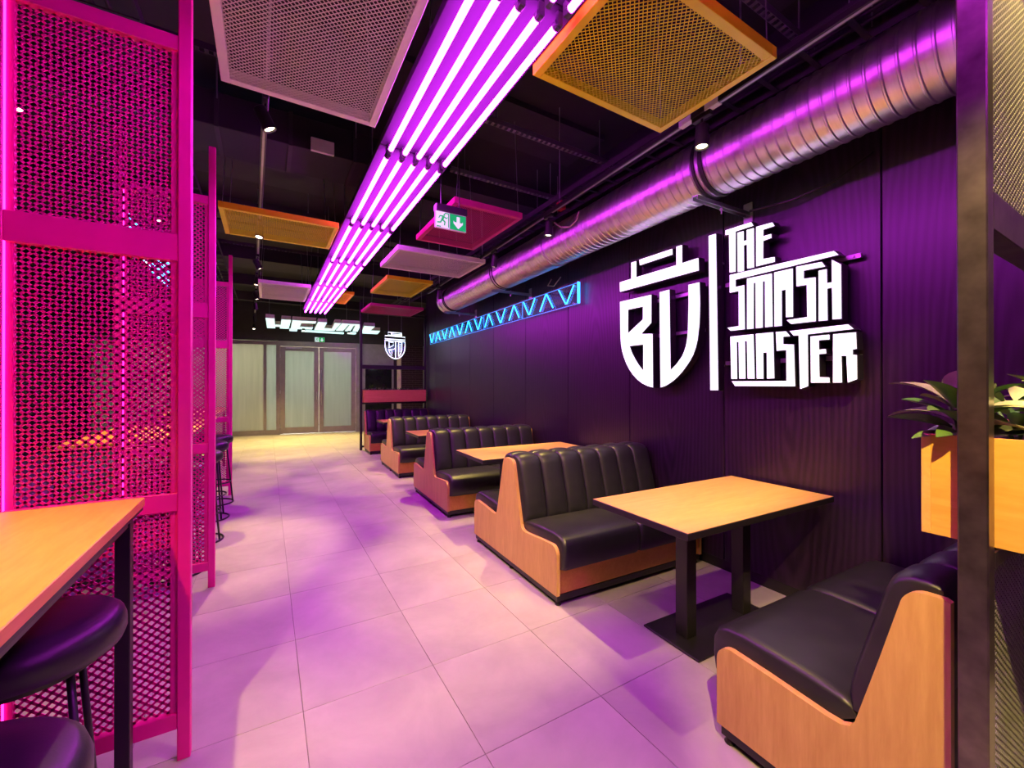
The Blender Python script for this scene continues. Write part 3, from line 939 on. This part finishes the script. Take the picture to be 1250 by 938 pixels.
# ================================================================== LARGE WALL SIGN
SIGN={
 'hat':[[(2.986,2.466),(2.831,2.466),(2.831,2.62),(2.762,2.618),(2.762,2.466),(2.313,2.465),(2.313,2.621),(2.25,2.618),(2.25,2.467),(2.095,2.469),(2.091,2.361),(2.982,2.363)]],
 'hatbar':[[(2.729,2.62),(2.349,2.615),(2.347,2.558),(2.723,2.56)]],
 'B':[[(2.983,2.273),(2.58,2.267),(2.581,2.009),(2.698,1.925),(2.567,1.913),(2.562,1.422),(2.63,1.436),(2.696,1.462),(2.755,1.498),(2.808,1.542),(2.857,1.596),(2.897,1.655),(2.93,1.718),(2.954,1.781),(2.969,1.849),(2.976,1.917)],[(2.869,2.17),(2.685,2.17),(2.685,2.057),(2.87,1.951)],[(2.848,1.818),(2.681,1.819),(2.681,1.587),(2.729,1.634),(2.774,1.689),(2.817,1.754)]],
 'U':[[(2.492,2.271),(2.38,2.273),(2.369,1.582),(2.31,1.629),(2.257,1.687),(2.231,1.735),(2.216,1.78),(2.203,1.847),(2.199,1.907),(2.192,2.121),(2.194,2.273),(2.086,2.272),(2.08,2.102),(2.086,1.936),(2.103,1.812),(2.121,1.746),(2.146,1.689),(2.173,1.647),(2.206,1.606),(2.248,1.559),(2.299,1.513),(2.341,1.482),(2.387,1.456),(2.43,1.436),(2.481,1.422)]],
 'bar':[[(2.009,2.616),(1.941,2.613),(1.923,1.405),(1.996,1.404)]],
 'T1':[[(1.869,2.613),(1.668,2.608),(1.648,2.57),(1.783,2.572),(1.783,2.277),(1.836,2.281),(1.84,2.566),(1.87,2.571)]],
 'H1':[[(1.775,2.565),(1.722,2.562),(1.722,2.489),(1.706,2.49),(1.706,2.562),(1.648,2.56),(1.647,2.274),(1.702,2.277),(1.704,2.451),(1.721,2.451),(1.72,2.266),(1.773,2.27)]],
 'E1':[[(1.638,2.562),(1.522,2.556),(1.505,2.52),(1.582,2.519),(1.583,2.481),(1.529,2.48),(1.527,2.446),(1.583,2.442),(1.584,2.324),(1.507,2.317),(1.505,2.277),(1.638,2.277)]],
 'S1':[[(1.835,2.27),(1.163,2.26),(1.134,2.223),(1.784,2.218),(1.784,2.172),(1.718,2.171),(1.714,1.846),(1.826,1.846),(1.859,1.88),(1.765,1.882),(1.766,2.13),(1.835,2.13)]],
 'M1':[[(1.704,2.214),(1.525,2.21),(1.521,1.842),(1.577,1.842),(1.578,2.162),(1.586,2.162),(1.587,1.842),(1.641,1.843),(1.643,2.165),(1.65,2.165),(1.651,1.843),(1.704,1.844)]],
 'A1':[[(1.516,2.213),(1.393,2.212),(1.392,1.889),(1.442,1.892),(1.443,2.075),(1.462,2.075),(1.461,1.839),(1.515,1.84)]],
 'S2':[[(1.379,2.217),(1.229,2.211),(1.204,2.17),(1.328,2.174),(1.328,2.129),(1.261,2.124),(1.26,1.842),(1.408,1.843),(1.442,1.88),(1.315,1.883),(1.317,2.08),(1.377,2.082)]],
 'H2':[[(1.251,2.16),(1.2,2.16),(1.199,2.074),(1.18,2.074),(1.18,2.214),(1.126,2.168),(1.124,1.838),(1.177,1.841),(1.179,2.034),(1.198,2.033),(1.196,1.839),(1.251,1.841)]],
 'M2':[[(1.831,1.812),(1.652,1.811),(1.644,1.489),(1.7,1.49),(1.705,1.76),(1.714,1.761),(1.71,1.49),(1.763,1.49),(1.767,1.76),(1.776,1.76),(1.773,1.489),(1.824,1.489)]],
 'A2':[[(1.641,1.812),(1.517,1.81),(1.51,1.49),(1.565,1.488),(1.566,1.669),(1.584,1.667),(1.583,1.488),(1.635,1.489)]],
 'S3':[[(1.506,1.81),(1.437,1.807),(1.406,1.764),(1.453,1.765),(1.453,1.723),(1.387,1.715),(1.38,1.436),(1.792,1.437),(1.824,1.481),(1.439,1.479),(1.44,1.676),(1.501,1.674)]],
 'T2':[[(1.424,1.806),(1.093,1.809),(1.059,1.771),(1.306,1.765),(1.304,1.439),(1.357,1.417),(1.365,1.765),(1.392,1.765)]],
 'E2':[[(1.297,1.758),(1.187,1.759),(1.186,1.721),(1.244,1.722),(1.243,1.672),(1.206,1.673),(1.204,1.637),(1.243,1.636),(1.241,1.501),(1.188,1.498),(1.186,1.459),(1.294,1.459)]],
 'R':[[(1.174,1.759),(1.053,1.758),(1.05,1.654),(1.069,1.652),(1.069,1.628),(1.049,1.625),(1.048,1.48),(1.1,1.457),(1.107,1.617),(1.125,1.618),(1.122,1.459),(1.175,1.459)]],
}
ct = math.cos(TH)
def inset(ring, d):
    """shrink a closed outline by d (negative d grows it)"""
    m = len(ring)
    area = sum(ring[i][0] * ring[(i + 1) % m][1] - ring[(i + 1) % m][0] * ring[i][1] for i in range(m))
    sg_ = 1 if area > 0 else -1
    out = []
    for i in range(m):
        p0, p1, p2 = Vector(ring[i - 1]), Vector(ring[i]), Vector(ring[(i + 1) % m])
        n1 = (p1 - p0).normalized(); n2 = (p2 - p1).normalized()
        n1 = Vector((-n1.y, n1.x)) * sg_; n2 = Vector((-n2.y, n2.x)) * sg_
        bis = n1 + n2
        k = max(0.35, bis.dot(n1))
        out.append(tuple(p1 + bis * (d / k)))
    return out
sg = thing('wall_sign', 'large white illuminated emblem and lettering mounted on the dark wall', 'sign', (2.90, 0, 0), -TH)
for nm, rings in SIGN.items():
    rr = [[(s_ / ct, z_) for s_, z_ in r] for r in rings]
    body = MB().prism(rr, lambda a, b: (0.006, a, b), lambda a, b: (0.075, a, b)).build('letter' if nm not in ('hat', 'hatbar', 'bar') else ('divider_bar' if nm == 'bar' else 'crest'), 'black_steel', sg)
    MB().prism([inset(r, 0.0045 if q == 0 else -0.0045) for q, r in enumerate(rr)], lambda a, b: (0.0, a, b), lambda a, b: (0.006, a, b)).build('lit_face', 'letter_glow', body)
for (a, b, z) in ((1.06, 1.92, 2.20), (1.06, 1.92, 1.60), (2.10, 2.97, 2.20), (2.10, 2.97, 1.88)):
    MB().bbox(0.078, 0.098, a, b, z, z + 0.03, 0.002).build('mounting_rail', 'zinc', sg)
for (a, z) in ((1.1, 2.215), (1.85, 2.215), (1.1, 1.615), (1.85, 1.615), (2.2, 2.215), (2.85, 2.215), (2.2, 1.895), (2.85, 1.895), (1.96, 2.4), (1.96, 1.6), (2.4, 2.41), (2.8, 2.41)):
    MB().tube([(0.070, a, z), (0.135, a, z)], 0.008, 8).build('standoff', 'zinc', sg)

# ================================================================== CYAN ZIGZAG NEON
vs_ = thing('neon_sign', 'long cyan neon sign of alternating V strokes in clear boxes on the dark wall', 'neon sign', (2.955, 0, 0), -TH)
Y0, Y1, Z0, Z1 = 3.717, 9.25, 2.390, 2.632
yy = Y0
while yy < Y1 - 0.1:
    e = min(yy + 1.296, Y1)
    p = MB().bbox(0.015, 0.021, yy + 0.003, e - 0.003, Z0, Z1, 0.001).build('acrylic_panel', 'acrylic', vs_)
    m = MB()
    for q in (Z0, Z1):
        m.bar((0.018, yy, q), (0.018, e, q), 0.008, 0.006)
    for q in (yy, e):
        m.bar((0.018, q, Z0), (0.018, q, Z1), 0.008, 0.008)
    m.build('edge_strip', 'neon_edge', p)
    for q in (yy + 0.12, e - 0.12):
        MB().tube([(0.02, q, Z0 + 0.02), (0.072, q, Z0 + 0.02)], 0.007, 8).tube([(0.02, q, Z1 - 0.02), (0.072, q, Z1 - 0.02)], 0.007, 8).build('standoff', 'zinc', vs_)
    yy = e
MB().box(-0.01, 0.022, Y0 - 0.012, Y0 - 0.004, Z0, Z1).build('lit_end', 'neon_cyan', vs_)
for k in range(13):
    c = 3.942 + 0.4285 * k
    up = k % 2 == 1
    a, b = (2.418, 2.612) if up else (2.612, 2.418)
    for s in (-1, 1):
        MB().tube([(0.0, c + s * 0.150, a), (0.0, c + s * 0.010, b)], 0.0070, 8).build('neon_tube', 'neon_cyan', vs_, True)

# ================================================================== PINK MESH SCREENS
def screen(xr, y, label, wd=0.54, group='pink mesh screens'):
    t = thing('mesh_screen', label, 'screen', (xr, y, 0), 0, group)
    P = 0.042
    for x in (-wd, -P):
        MB().bbox(x, x + P, -0.02, 0.02, 0, 3.16, 0.003).build('post', 'pink_paint', t)
    rails = [(0.122, 0.182), (0.962, 1.031), (1.927, 2.031), (2.742, 2.800)]
    for a, b in rails:
        MB().bbox(-wd + P, -P, -0.016, 0.016, a, b, 0.002).build('rail', 'pink_paint', t)
    for (a, b), (c, d) in zip(rails[:-1], rails[1:]):
        m = diamond(MB(), -wd + P, -P, b, c, 0.033, 0.0300, 0.0088, 0.003, lambda p, q, dd: (p, 0.004 + dd, q))
        sh = stuff(m.build('mesh_sheet', 'pink_paint', t))
        for x in (-wd + P, -P - 0.022):
            MB().box(x, x + 0.022, -0.006, 0.012, b, c).build('edge_strip', 'pink_paint', sh)
    # light tape down the back of the inner post
    MB().box(-wd + P, -wd + P + 0.003, -0.014, -0.007, 0.2, 2.74).build('light_tape', 'led_pink', t)
    return t
screen(-0.255, 2.05, 'pink mesh screen nearest the camera at the end of the near high table')
screen(-0.320, 3.67, 'pink mesh screen, second from the camera')
screen(-0.395, 6.60, 'pink mesh screen, third from the camera, past the bar stools')

# ================================================================== HIGH TABLES AND STOOLS
def high_table(x0, x1, y0, y1, label, H=1.05):
    t = thing('high_table', label, 'high table', ((x0 + x1) / 2, (y0 + y1) / 2, 0), 0, 'high tables')
    a, b = (x1 - x0) / 2, (y1 - y0) / 2
    MB().bbox(-a, a, -b, b, H - 0.030, H, 0.002).build('top', 'beech_rail', t)
    MB().box(-a + 0.004, a - 0.004, -b + 0.004, b - 0.004, H - 0.042, H - 0.030).build('underside', 'black_edge', t)
    for sx in (-1, 1):
        for sy in (-1, 1):
            MB().bbox(sx * (a - 0.045) - 0.02, sx * (a - 0.045) + 0.02, sy * (b - 0.045) - 0.02, sy * (b - 0.045) + 0.02, 0, H - 0.042, 0.002).build('leg', 'black_steel', t)
        MB().box(sx * (a - 0.045) - 0.015, sx * (a - 0.045) + 0.015, -b + 0.065, b - 0.065, H - 0.082, H - 0.042).build('apron', 'black_steel', t)
        MB().box(-a + 0.065, a - 0.065, sx * (b - 0.045) - 0.015, sx * (b - 0.045) + 0.015, 0.10, 0.14).build('foot_rail', 'black_steel', t)
    return t
high_table(-1.08, -0.372, 0.25, 1.928, 'high beech table nearest the camera, in the lower corner')
high_table(-1.215, -0.55, 3.80, 6.50, 'high beech table seen through the second pink screen')
high_table(-1.28, -0.62, 6.80, 9.10, 'high beech table behind the third pink screen')

def make_stool():
    t = thing('bar_stool', 'x', 'bar stool', (0, 0, 0), 0, 'black bar stools')
    MB().lathe([(0.12, 0.735), (0.165, 0.737), (0.182, 0.745), (0.190, 0.765), (0.190, 0.79), (0.183, 0.812), (0.165, 0.826), (0.10, 0.834), (0.02, 0.835)], 36).build('seat', 'black_leather', t, 50)
    MB().lathe([(0.13, 0.715), (0.15, 0.72), (0.15, 0.737), (0.13, 0.737)], 32).build('seat_pan', 'black_steel', t, 40)
    for k in range(4):
        a = R(45 + 90 * k)
        MB().tube([(0.12 * math.cos(a), 0.12 * math.sin(a), 0.72), (0.185 * math.cos(a), 0.185 * math.sin(a), 0.01)], 0.0085, 8).build('leg', 'black_steel', t, True)
    for r_, z in ((0.19, 0.009), (0.167, 0.26)):
        MB().tube([(r_ * math.cos(R(10 * k)), r_ * math.sin(R(10 * k)), z) for k in range(36)], 0.0085, 8, True).build('floor_ring' if z < 0.1 else 'foot_ring', 'black_steel', t, True)
    return t
st = make_stool()
for i, (x, y, a, lab) in enumerate([(-0.53, 1.555, 10, 'black round bar stool under the near high table, by its far leg'), (-0.45, 0.98, 30, 'black round bar stool at the bottom edge, lit on top, under the near high table'),
                                 (-0.60, 4.08, 0, 'black bar stool just behind the second pink screen'), (-0.545, 4.78, 20, 'black bar stool, second behind the second pink screen'),
                                 (-0.55, 5.53, 0, 'black bar stool, third behind the second pink screen'), (-0.55, 6.22, 45, 'black bar stool just before the third pink screen'),
                                 ]):
    o = st if i == 0 else copy_tree(st)
    o.location = (x, y, 0)
    o.rotation_euler = (0, 0, R(a))
    o['label'] = lab

# ================================================================== DIVIDERS WITH PLANTERS
def divider(x0, x1, y, label, mat, meshes, top=3.10):
    t = thing('divider_frame', label, 'divider', (x0, y, 0), 0, 'steel dividers')
    L = x1 - x0
    s = 0.05
    MB().bbox(0, s, -s / 2, s / 2, 0, 3.35, 0.003).build('post', mat, t)
    MB().bbox(L - s, L, -s / 2, s / 2, 0, top + 0.02, 0.003).build('post', mat, t)
    for a, b in ((0.06, 0.10), (1.02, 1.06), (1.81, 1.90), (top - 0.05, top)):
        MB().bbox(s, L - s, -s / 2, s / 2, a, b, 0.002).build('rail', mat, t)
    for a, b in meshes:
        m = diamond(MB(), s, L - s, a, b, 0.026, 0.018, 0.004, 0.004, lambda p, q, dd: (p, dd, q))
        stuff(m.build('mesh_sheet', 'mesh_steel', t))
    return t
plain('mesh_steel', (0.16, 0.16, 0.17), 0.45, 0.6)
divider(1.40, wall_x(0.285) - 0.01, 0.285, 'dark steel divider with mesh panels standing closest to the camera', 'raw_steel', [(0.10, 1.02), (1.90, 2.65)], 2.70)
divider(1.775, wall_x(9.66) - 0.02, 9.66, 'black steel divider at the far end of the booths', 'black_steel', [])

def planter(x0, x1, y0, y1, z0, z1, label):
    t = thing('planter_box', label, 'planter', ((x0 + x1) / 2, (y0 + y1) / 2, z0), 0, 'planters on the dividers')
    a, b, h = (x1 - x0) / 2, (y1 - y0) / 2, z1 - z0
    k = 0.018
    MB().bbox(-a, a, -b, -b + k, 0, h, 0.001).build('front_board', 'beech_top', t)
    MB().bbox(-a, a, b - k, b, 0, h, 0.001).build('rear_board', 'beech_top', t)
    MB().bbox(-a, -a + k, -b + k, b - k, 0, h, 0.001).build('end_board', 'beech_rail', t)
    MB().bbox(a - k, a, -b + k, b - k, 0, h, 0.001).build('end_board', 'beech_rail', t)
    MB().box(-a + k, a - k, -b + k, b - k, 0.0, 0.01).build('base_board', 'beech_rail', t)
    MB().box(-a + k, a - k, -b + k, b - k, 0.01, h - 0.035).build('soil', 'soil', t)
    return t
planter(1.475, 2.955, 0.06, 0.392, 1.065, 1.322, 'beech planter box on the near divider above the nearest booth seat')
planter(1.83, 3.24, 9.50, 9.82, 1.065, 1.335, 'beech planter box on the far divider above the far booth seat')

# plants: broad leaves on short stems
def leaf_mesh(L, W, curl, fold, mat):
    n = 7
    vs, fs = [], []
    for i in range(n + 1):
        u = i / n
        wv = W * (math.sin(math.pi * min(1, u * 0.96 + 0.03)) ** 0.7) * (1 - 0.2 * u)
        ang = curl * u
        x = L * (math.sin(ang) / ang if ang else 1) * u
        z = -L * u * (1 - math.cos(ang)) / (ang if ang else 1)
        for s_ in (-1, -0.5, 0, 0.5, 1):
            vs.append((x, wv * s_ / 2, z + abs(s_) * wv * fold))
    for i in range(n):
        for k in range(4):
            o = i * 5 + k
            fs.append((o, o + 1, o + 6, o + 5))
    m = len(vs)
    vs += [(x, y, z - 0.0012) for x, y, z in vs]
    fs += [tuple(q + m for q in f[::-1]) for f in fs]
    return MB().add(vs, fs).mesh('leaf', mat, 60)
LEAVES = [leaf_mesh(0.12, 0.062, 0.6, 0.18, 'leaf_green'), leaf_mesh(0.11, 0.055, 0.3, 0.2, 'leaf_dark'), leaf_mesh(0.13, 0.066, 0.9, 0.15, 'leaf_grey'), leaf_mesh(0.10, 0.052, 0.5, 0.22, 'leaf_green')]
def plant(x, y, z, label, nl, sc_, seed):
    r = random.Random(seed)
    t = thing('leafy_plant', label, 'plant', (x, y, z), 0, 'plants in the near planter')
    for s_ in range(3):
        a = r.uniform(0, 6.28)
        MB().tube([(0, 0, -0.01), (0.015 * math.cos(a), 0.015 * math.sin(a), 0.05), (0.04 * math.cos(a), 0.04 * math.sin(a), 0.10 * sc_)], [0.005, 0.004, 0.003], 6).build('stem', 'leaf_dark', t, True)
    for i in range(nl):
        a = 2.399 * i + r.uniform(-0.3, 0.3)
        h = 0.02 + 0.10 * sc_ * (i / nl)
        el = R(5 + 45 * (i / nl) + r.uniform(-8, 12))
        rr = 0.012 + 0.02 * r.random()
        o = put('leaf', LEAVES[(i + seed) % 4], t, (rr * math.cos(a), rr * math.sin(a), h))
        o.rotation_euler = (r.uniform(-0.4, 0.4), -el, a)
        o.scale = (sc_ * r.uniform(0.75, 1.1),) * 3
    return t
for i, (x, y, lab) in enumerate([(1.53, 0.33, 'leafy green plant at the aisle corner of the near planter, leaves drooping over its edge'),
                                 (1.58, 0.15, 'leafy green plant on the camera side of the near planter, right of the post'),
                                 (1.72, 0.27, 'leafy plant in the near planter, second from the aisle end'), (1.95, 0.22, 'leafy plant in the near planter, third from the aisle end'),
                                 (2.25, 0.25, 'leafy plant in the near planter, toward the wall'), (2.6, 0.22, 'leafy plant in the near planter, closest to the wall')]):
    plant(x, y, 1.288, lab, 22 if i < 2 else 16, 1.05 if i < 2 else 1.1, 11 + i)
def tuft(x, y, z, label, seed):
    r = random.Random(seed)
    m = MB()
    for i in range(46):
        a, el = r.uniform(0, 6.28), R(r.uniform(5, 80))
        L = r.uniform(0.06, 0.13)
        d = Vector((math.cos(a) * math.cos(el), math.sin(a) * math.cos(el), math.sin(el)))
        s_ = Vector((-math.sin(a), math.cos(a), 0)) * r.uniform(0.010, 0.018)
        b = Vector((r.uniform(-0.05, 0.05), r.uniform(-0.04, 0.04), -0.005))
        n_ = d.cross(s_).normalized() * 0.0015
        mid = b + d * L * 0.55
        tip = b + d * L + Vector((0, 0, -0.02))
        m.add([b, mid + s_, tip, mid - s_, b + n_, mid + s_ + n_, tip + n_, mid - s_ + n_], [(0, 1, 2, 3), (7, 6, 5, 4), (0, 4, 5, 1), (1, 5, 6, 2), (2, 6, 7, 3), (3, 7, 4, 0)])
    o = m.build('low_plant', 'leaf_dark' if seed % 2 else 'leaf_green', None, False, (x, y, z))
    return tag(o, label, 'plant', 'plants in the far planter')
for i in range(9):
    pos = ['first from the aisle', 'second from the aisle', 'third from the aisle', 'fourth from the aisle', 'in the very middle', 'fourth from the wall', 'third from the wall', 'second from the wall', 'first from the wall'][i]
    tuft(1.90 + i * 0.16, 9.66 + 0.04 * (-1) ** i, 1.302, 'small leafy plant in the far planter, ' + pos, 40 + i)

# ---- lit shield emblem hanging in the far divider
em = thing('neon_emblem', 'small white glowing shield emblem hung in the far divider', 'neon sign', (2.545, 9.62, 2.36))
K = 0.00101
def E_(a, b): return ((a - 535) * K, 0.0, (500 - b) * K)
def stroke(pts, r=0.0105, closed=False, name='neon_tube'):
    MB().tube([E_(*p) for p in pts], r * 0.82, 8, closed).build(name, 'neon_white', em, True)
stroke([(380, 200), (685, 208), (685, 270), (375, 268)], closed=True)
stroke([(450, 200), (450, 268)], 0.008)
stroke([(450, 238), (680, 242)], 0.007)
stroke([(308, 283), (762, 296), (762, 362), (308, 356)], closed=True)
stroke([(308, 392), (762, 402), (765, 500), (757, 590), (735, 660), (690, 730), (630, 780), (540, 806), (455, 775), (385, 715), (335, 630), (312, 540)], 0.0125, True)
stroke([(545, 400), (545, 795)], 0.012)
stroke([(385, 425), (495, 428), (495, 500), (385, 560)], 0.010)
stroke([(400, 445), (400, 540)], 0.009)
stroke([(375, 600), (500, 585), (545, 560)], 0.009)
stroke([(390, 625), (462, 620), (462, 735), (400, 640)], 0.009)
stroke([(615, 405), (615, 745)], 0.010)
stroke([(690, 402), (690, 590), (665, 680), (620, 745)], 0.010)
for z in (425, 465, 505, 545, 585, 625):
    stroke([(635, z), (672, z + 6)], 0.006)
MB().prism([[(x, z) for x, _, z in [E_(*p) for p in [(295, 180), (780, 190), (780, 560), (700, 740), (535, 825), (370, 740), (290, 560)]]]],
           lambda a, b: (a, 0.012, b), lambda a, b: (a, 0.017, b)).build('backing_plate', 'acrylic', em)
for x in (-0.15, 0.15):
    MB().tube([(x, 0.015, 0.3), (x, 0.015, 0.70)], 0.003, 5).build('hanger', 'zinc', em)

# ---- lit letters lying flat under the ceiling near the doors
LET = {
 'H': [(-0.03, 11.184), (0.148, 11.2), (0.172, 12.3), (0.303, 12.296), (0.295, 11.25), (0.491, 11.241), (0.513, 12.987), (0.3, 13.03), (0.301, 12.66), (0.183, 12.7), (0.193, 13.05), (0.0, 13.10)],
 'E': [(0.523, 11.25), (1.038, 11.20), (1.047, 11.56), (0.737, 11.62), (0.749, 12.42), (1.067, 12.38), (1.079, 12.84), (0.562, 12.98)],
 'U': [(1.084, 11.25), (1.283, 11.23), (1.339, 12.39), (1.543, 12.40), (1.461, 11.22), (1.599, 11.20), (1.655, 12.83), (1.144, 12.93)],
 'M': [(1.63, 11.218), (2.085, 11.175), (2.265, 12.675), (2.131, 12.69), (1.985, 11.38), (1.945, 11.38), (2.067, 12.68), (1.92, 12.70), (1.845, 11.38), (1.807, 11.38), (1.871, 12.69), (1.686, 12.73)],
 'L': [(2.20, 11.40), (2.47, 11.374), (2.533, 12.23), (2.80, 12.20), (2.90, 12.99), (2.44, 13.05)]}
hs = thing('ceiling_sign', 'big pale cyan lit letters lying flat under the ceiling before the doors', 'sign', (0, 0, 3.0))
for nm, pts in LET.items():
    b_ = MB().prism([pts], lambda a, b: (a, b, 0.01), lambda a, b: (a, b, 0.10)).build('letter', 'white_plastic', hs)
    MB().prism([pts], lambda a, b: (a, b, 0.0), lambda a, b: (a, b, 0.01)).build('lit_face', 'canopy_glow', b_)
for nm, (x0, x1, y0, y1) in {'a': (0.55, 0.74, 13.24, 13.5), 'b': (0.86, 2.0, 13.40, 13.52), 'c': (2.1, 2.32, 13.2, 13.42)}.items():
    MB().box(x0, x1, y0, y1, 0.0, 0.05).build('lit_strip', 'canopy_glow', hs)
for x in (0.05, 0.8, 1.4, 2.0, 2.6):
    MB().tube([(x, 12.9 if x != 1.4 else 12.6, 0.10), (x, 12.9 if x != 1.4 else 12.6, 0.92)], 0.004, 5).build('hanger', 'zinc', hs)

# ---- made-up blue neon strokes, standing in for an unidentified blue glow behind the screens
bn = thing('neon_sign', 'made-up slanting blue neon strokes standing in for blue light behind the pink screens', 'neon sign', (-0.93, 5.0, 0))
for q in (0.0, 0.085, 0.17, 0.255):
    MB().tube([(-0.20, 0, 3.06 - q), (0.19, 0, 2.50 - q * 0.9)], 0.012, 8).build('neon_tube', 'neon_cyan', bn, True)
MB().prism([[(-0.22, 3.12), (0.21, 2.54), (0.21, 2.22), (-0.22, 2.74)]], lambda a, b: (a, 0.014, b), lambda a, b: (a, 0.022, b)).build('backing_plate', 'acrylic', bn)
for x, z in ((-0.20, 3.08), (0.19, 2.56)):
    MB().tube([(x, 0.018, z), (x, 0.018, 3.95 if x < 0 else 3.45)], 0.003, 5).build('hanger', 'zinc', bn)

# ---- unseen corridor, its lamps added to brighten the frosted shop front from behind
wc = struct(MB().box(-6.2, 7.0, 16.9, 17.0, 0, 3.95).build('wall_corridor', 'cream_paint'))
for x, lab in ((-0.9, 'added unseen lamp brightening the frosted window from behind'), (1.6, 'added unseen lamp brightening the twin doors from behind')):
    t = thing('added_backlight', lab, 'lamp', (x, 15.4, 3.2))
    MB().bbox(-0.6, 0.6, -0.3, 0.3, 0.0, 0.05, 0.004).build('lamp_body', 'white_plastic', t)
    MB().box(-0.56, 0.56, -0.26, 0.26, -0.004, 0.0).build('diffuser', 'added_backlight_glow', t)
    for sx in (-0.5, 0.5):
        MB().tube([(sx, 0, 0.05), (sx, 0, 0.75)], 0.004, 5).build('hanger', 'zinc', t)
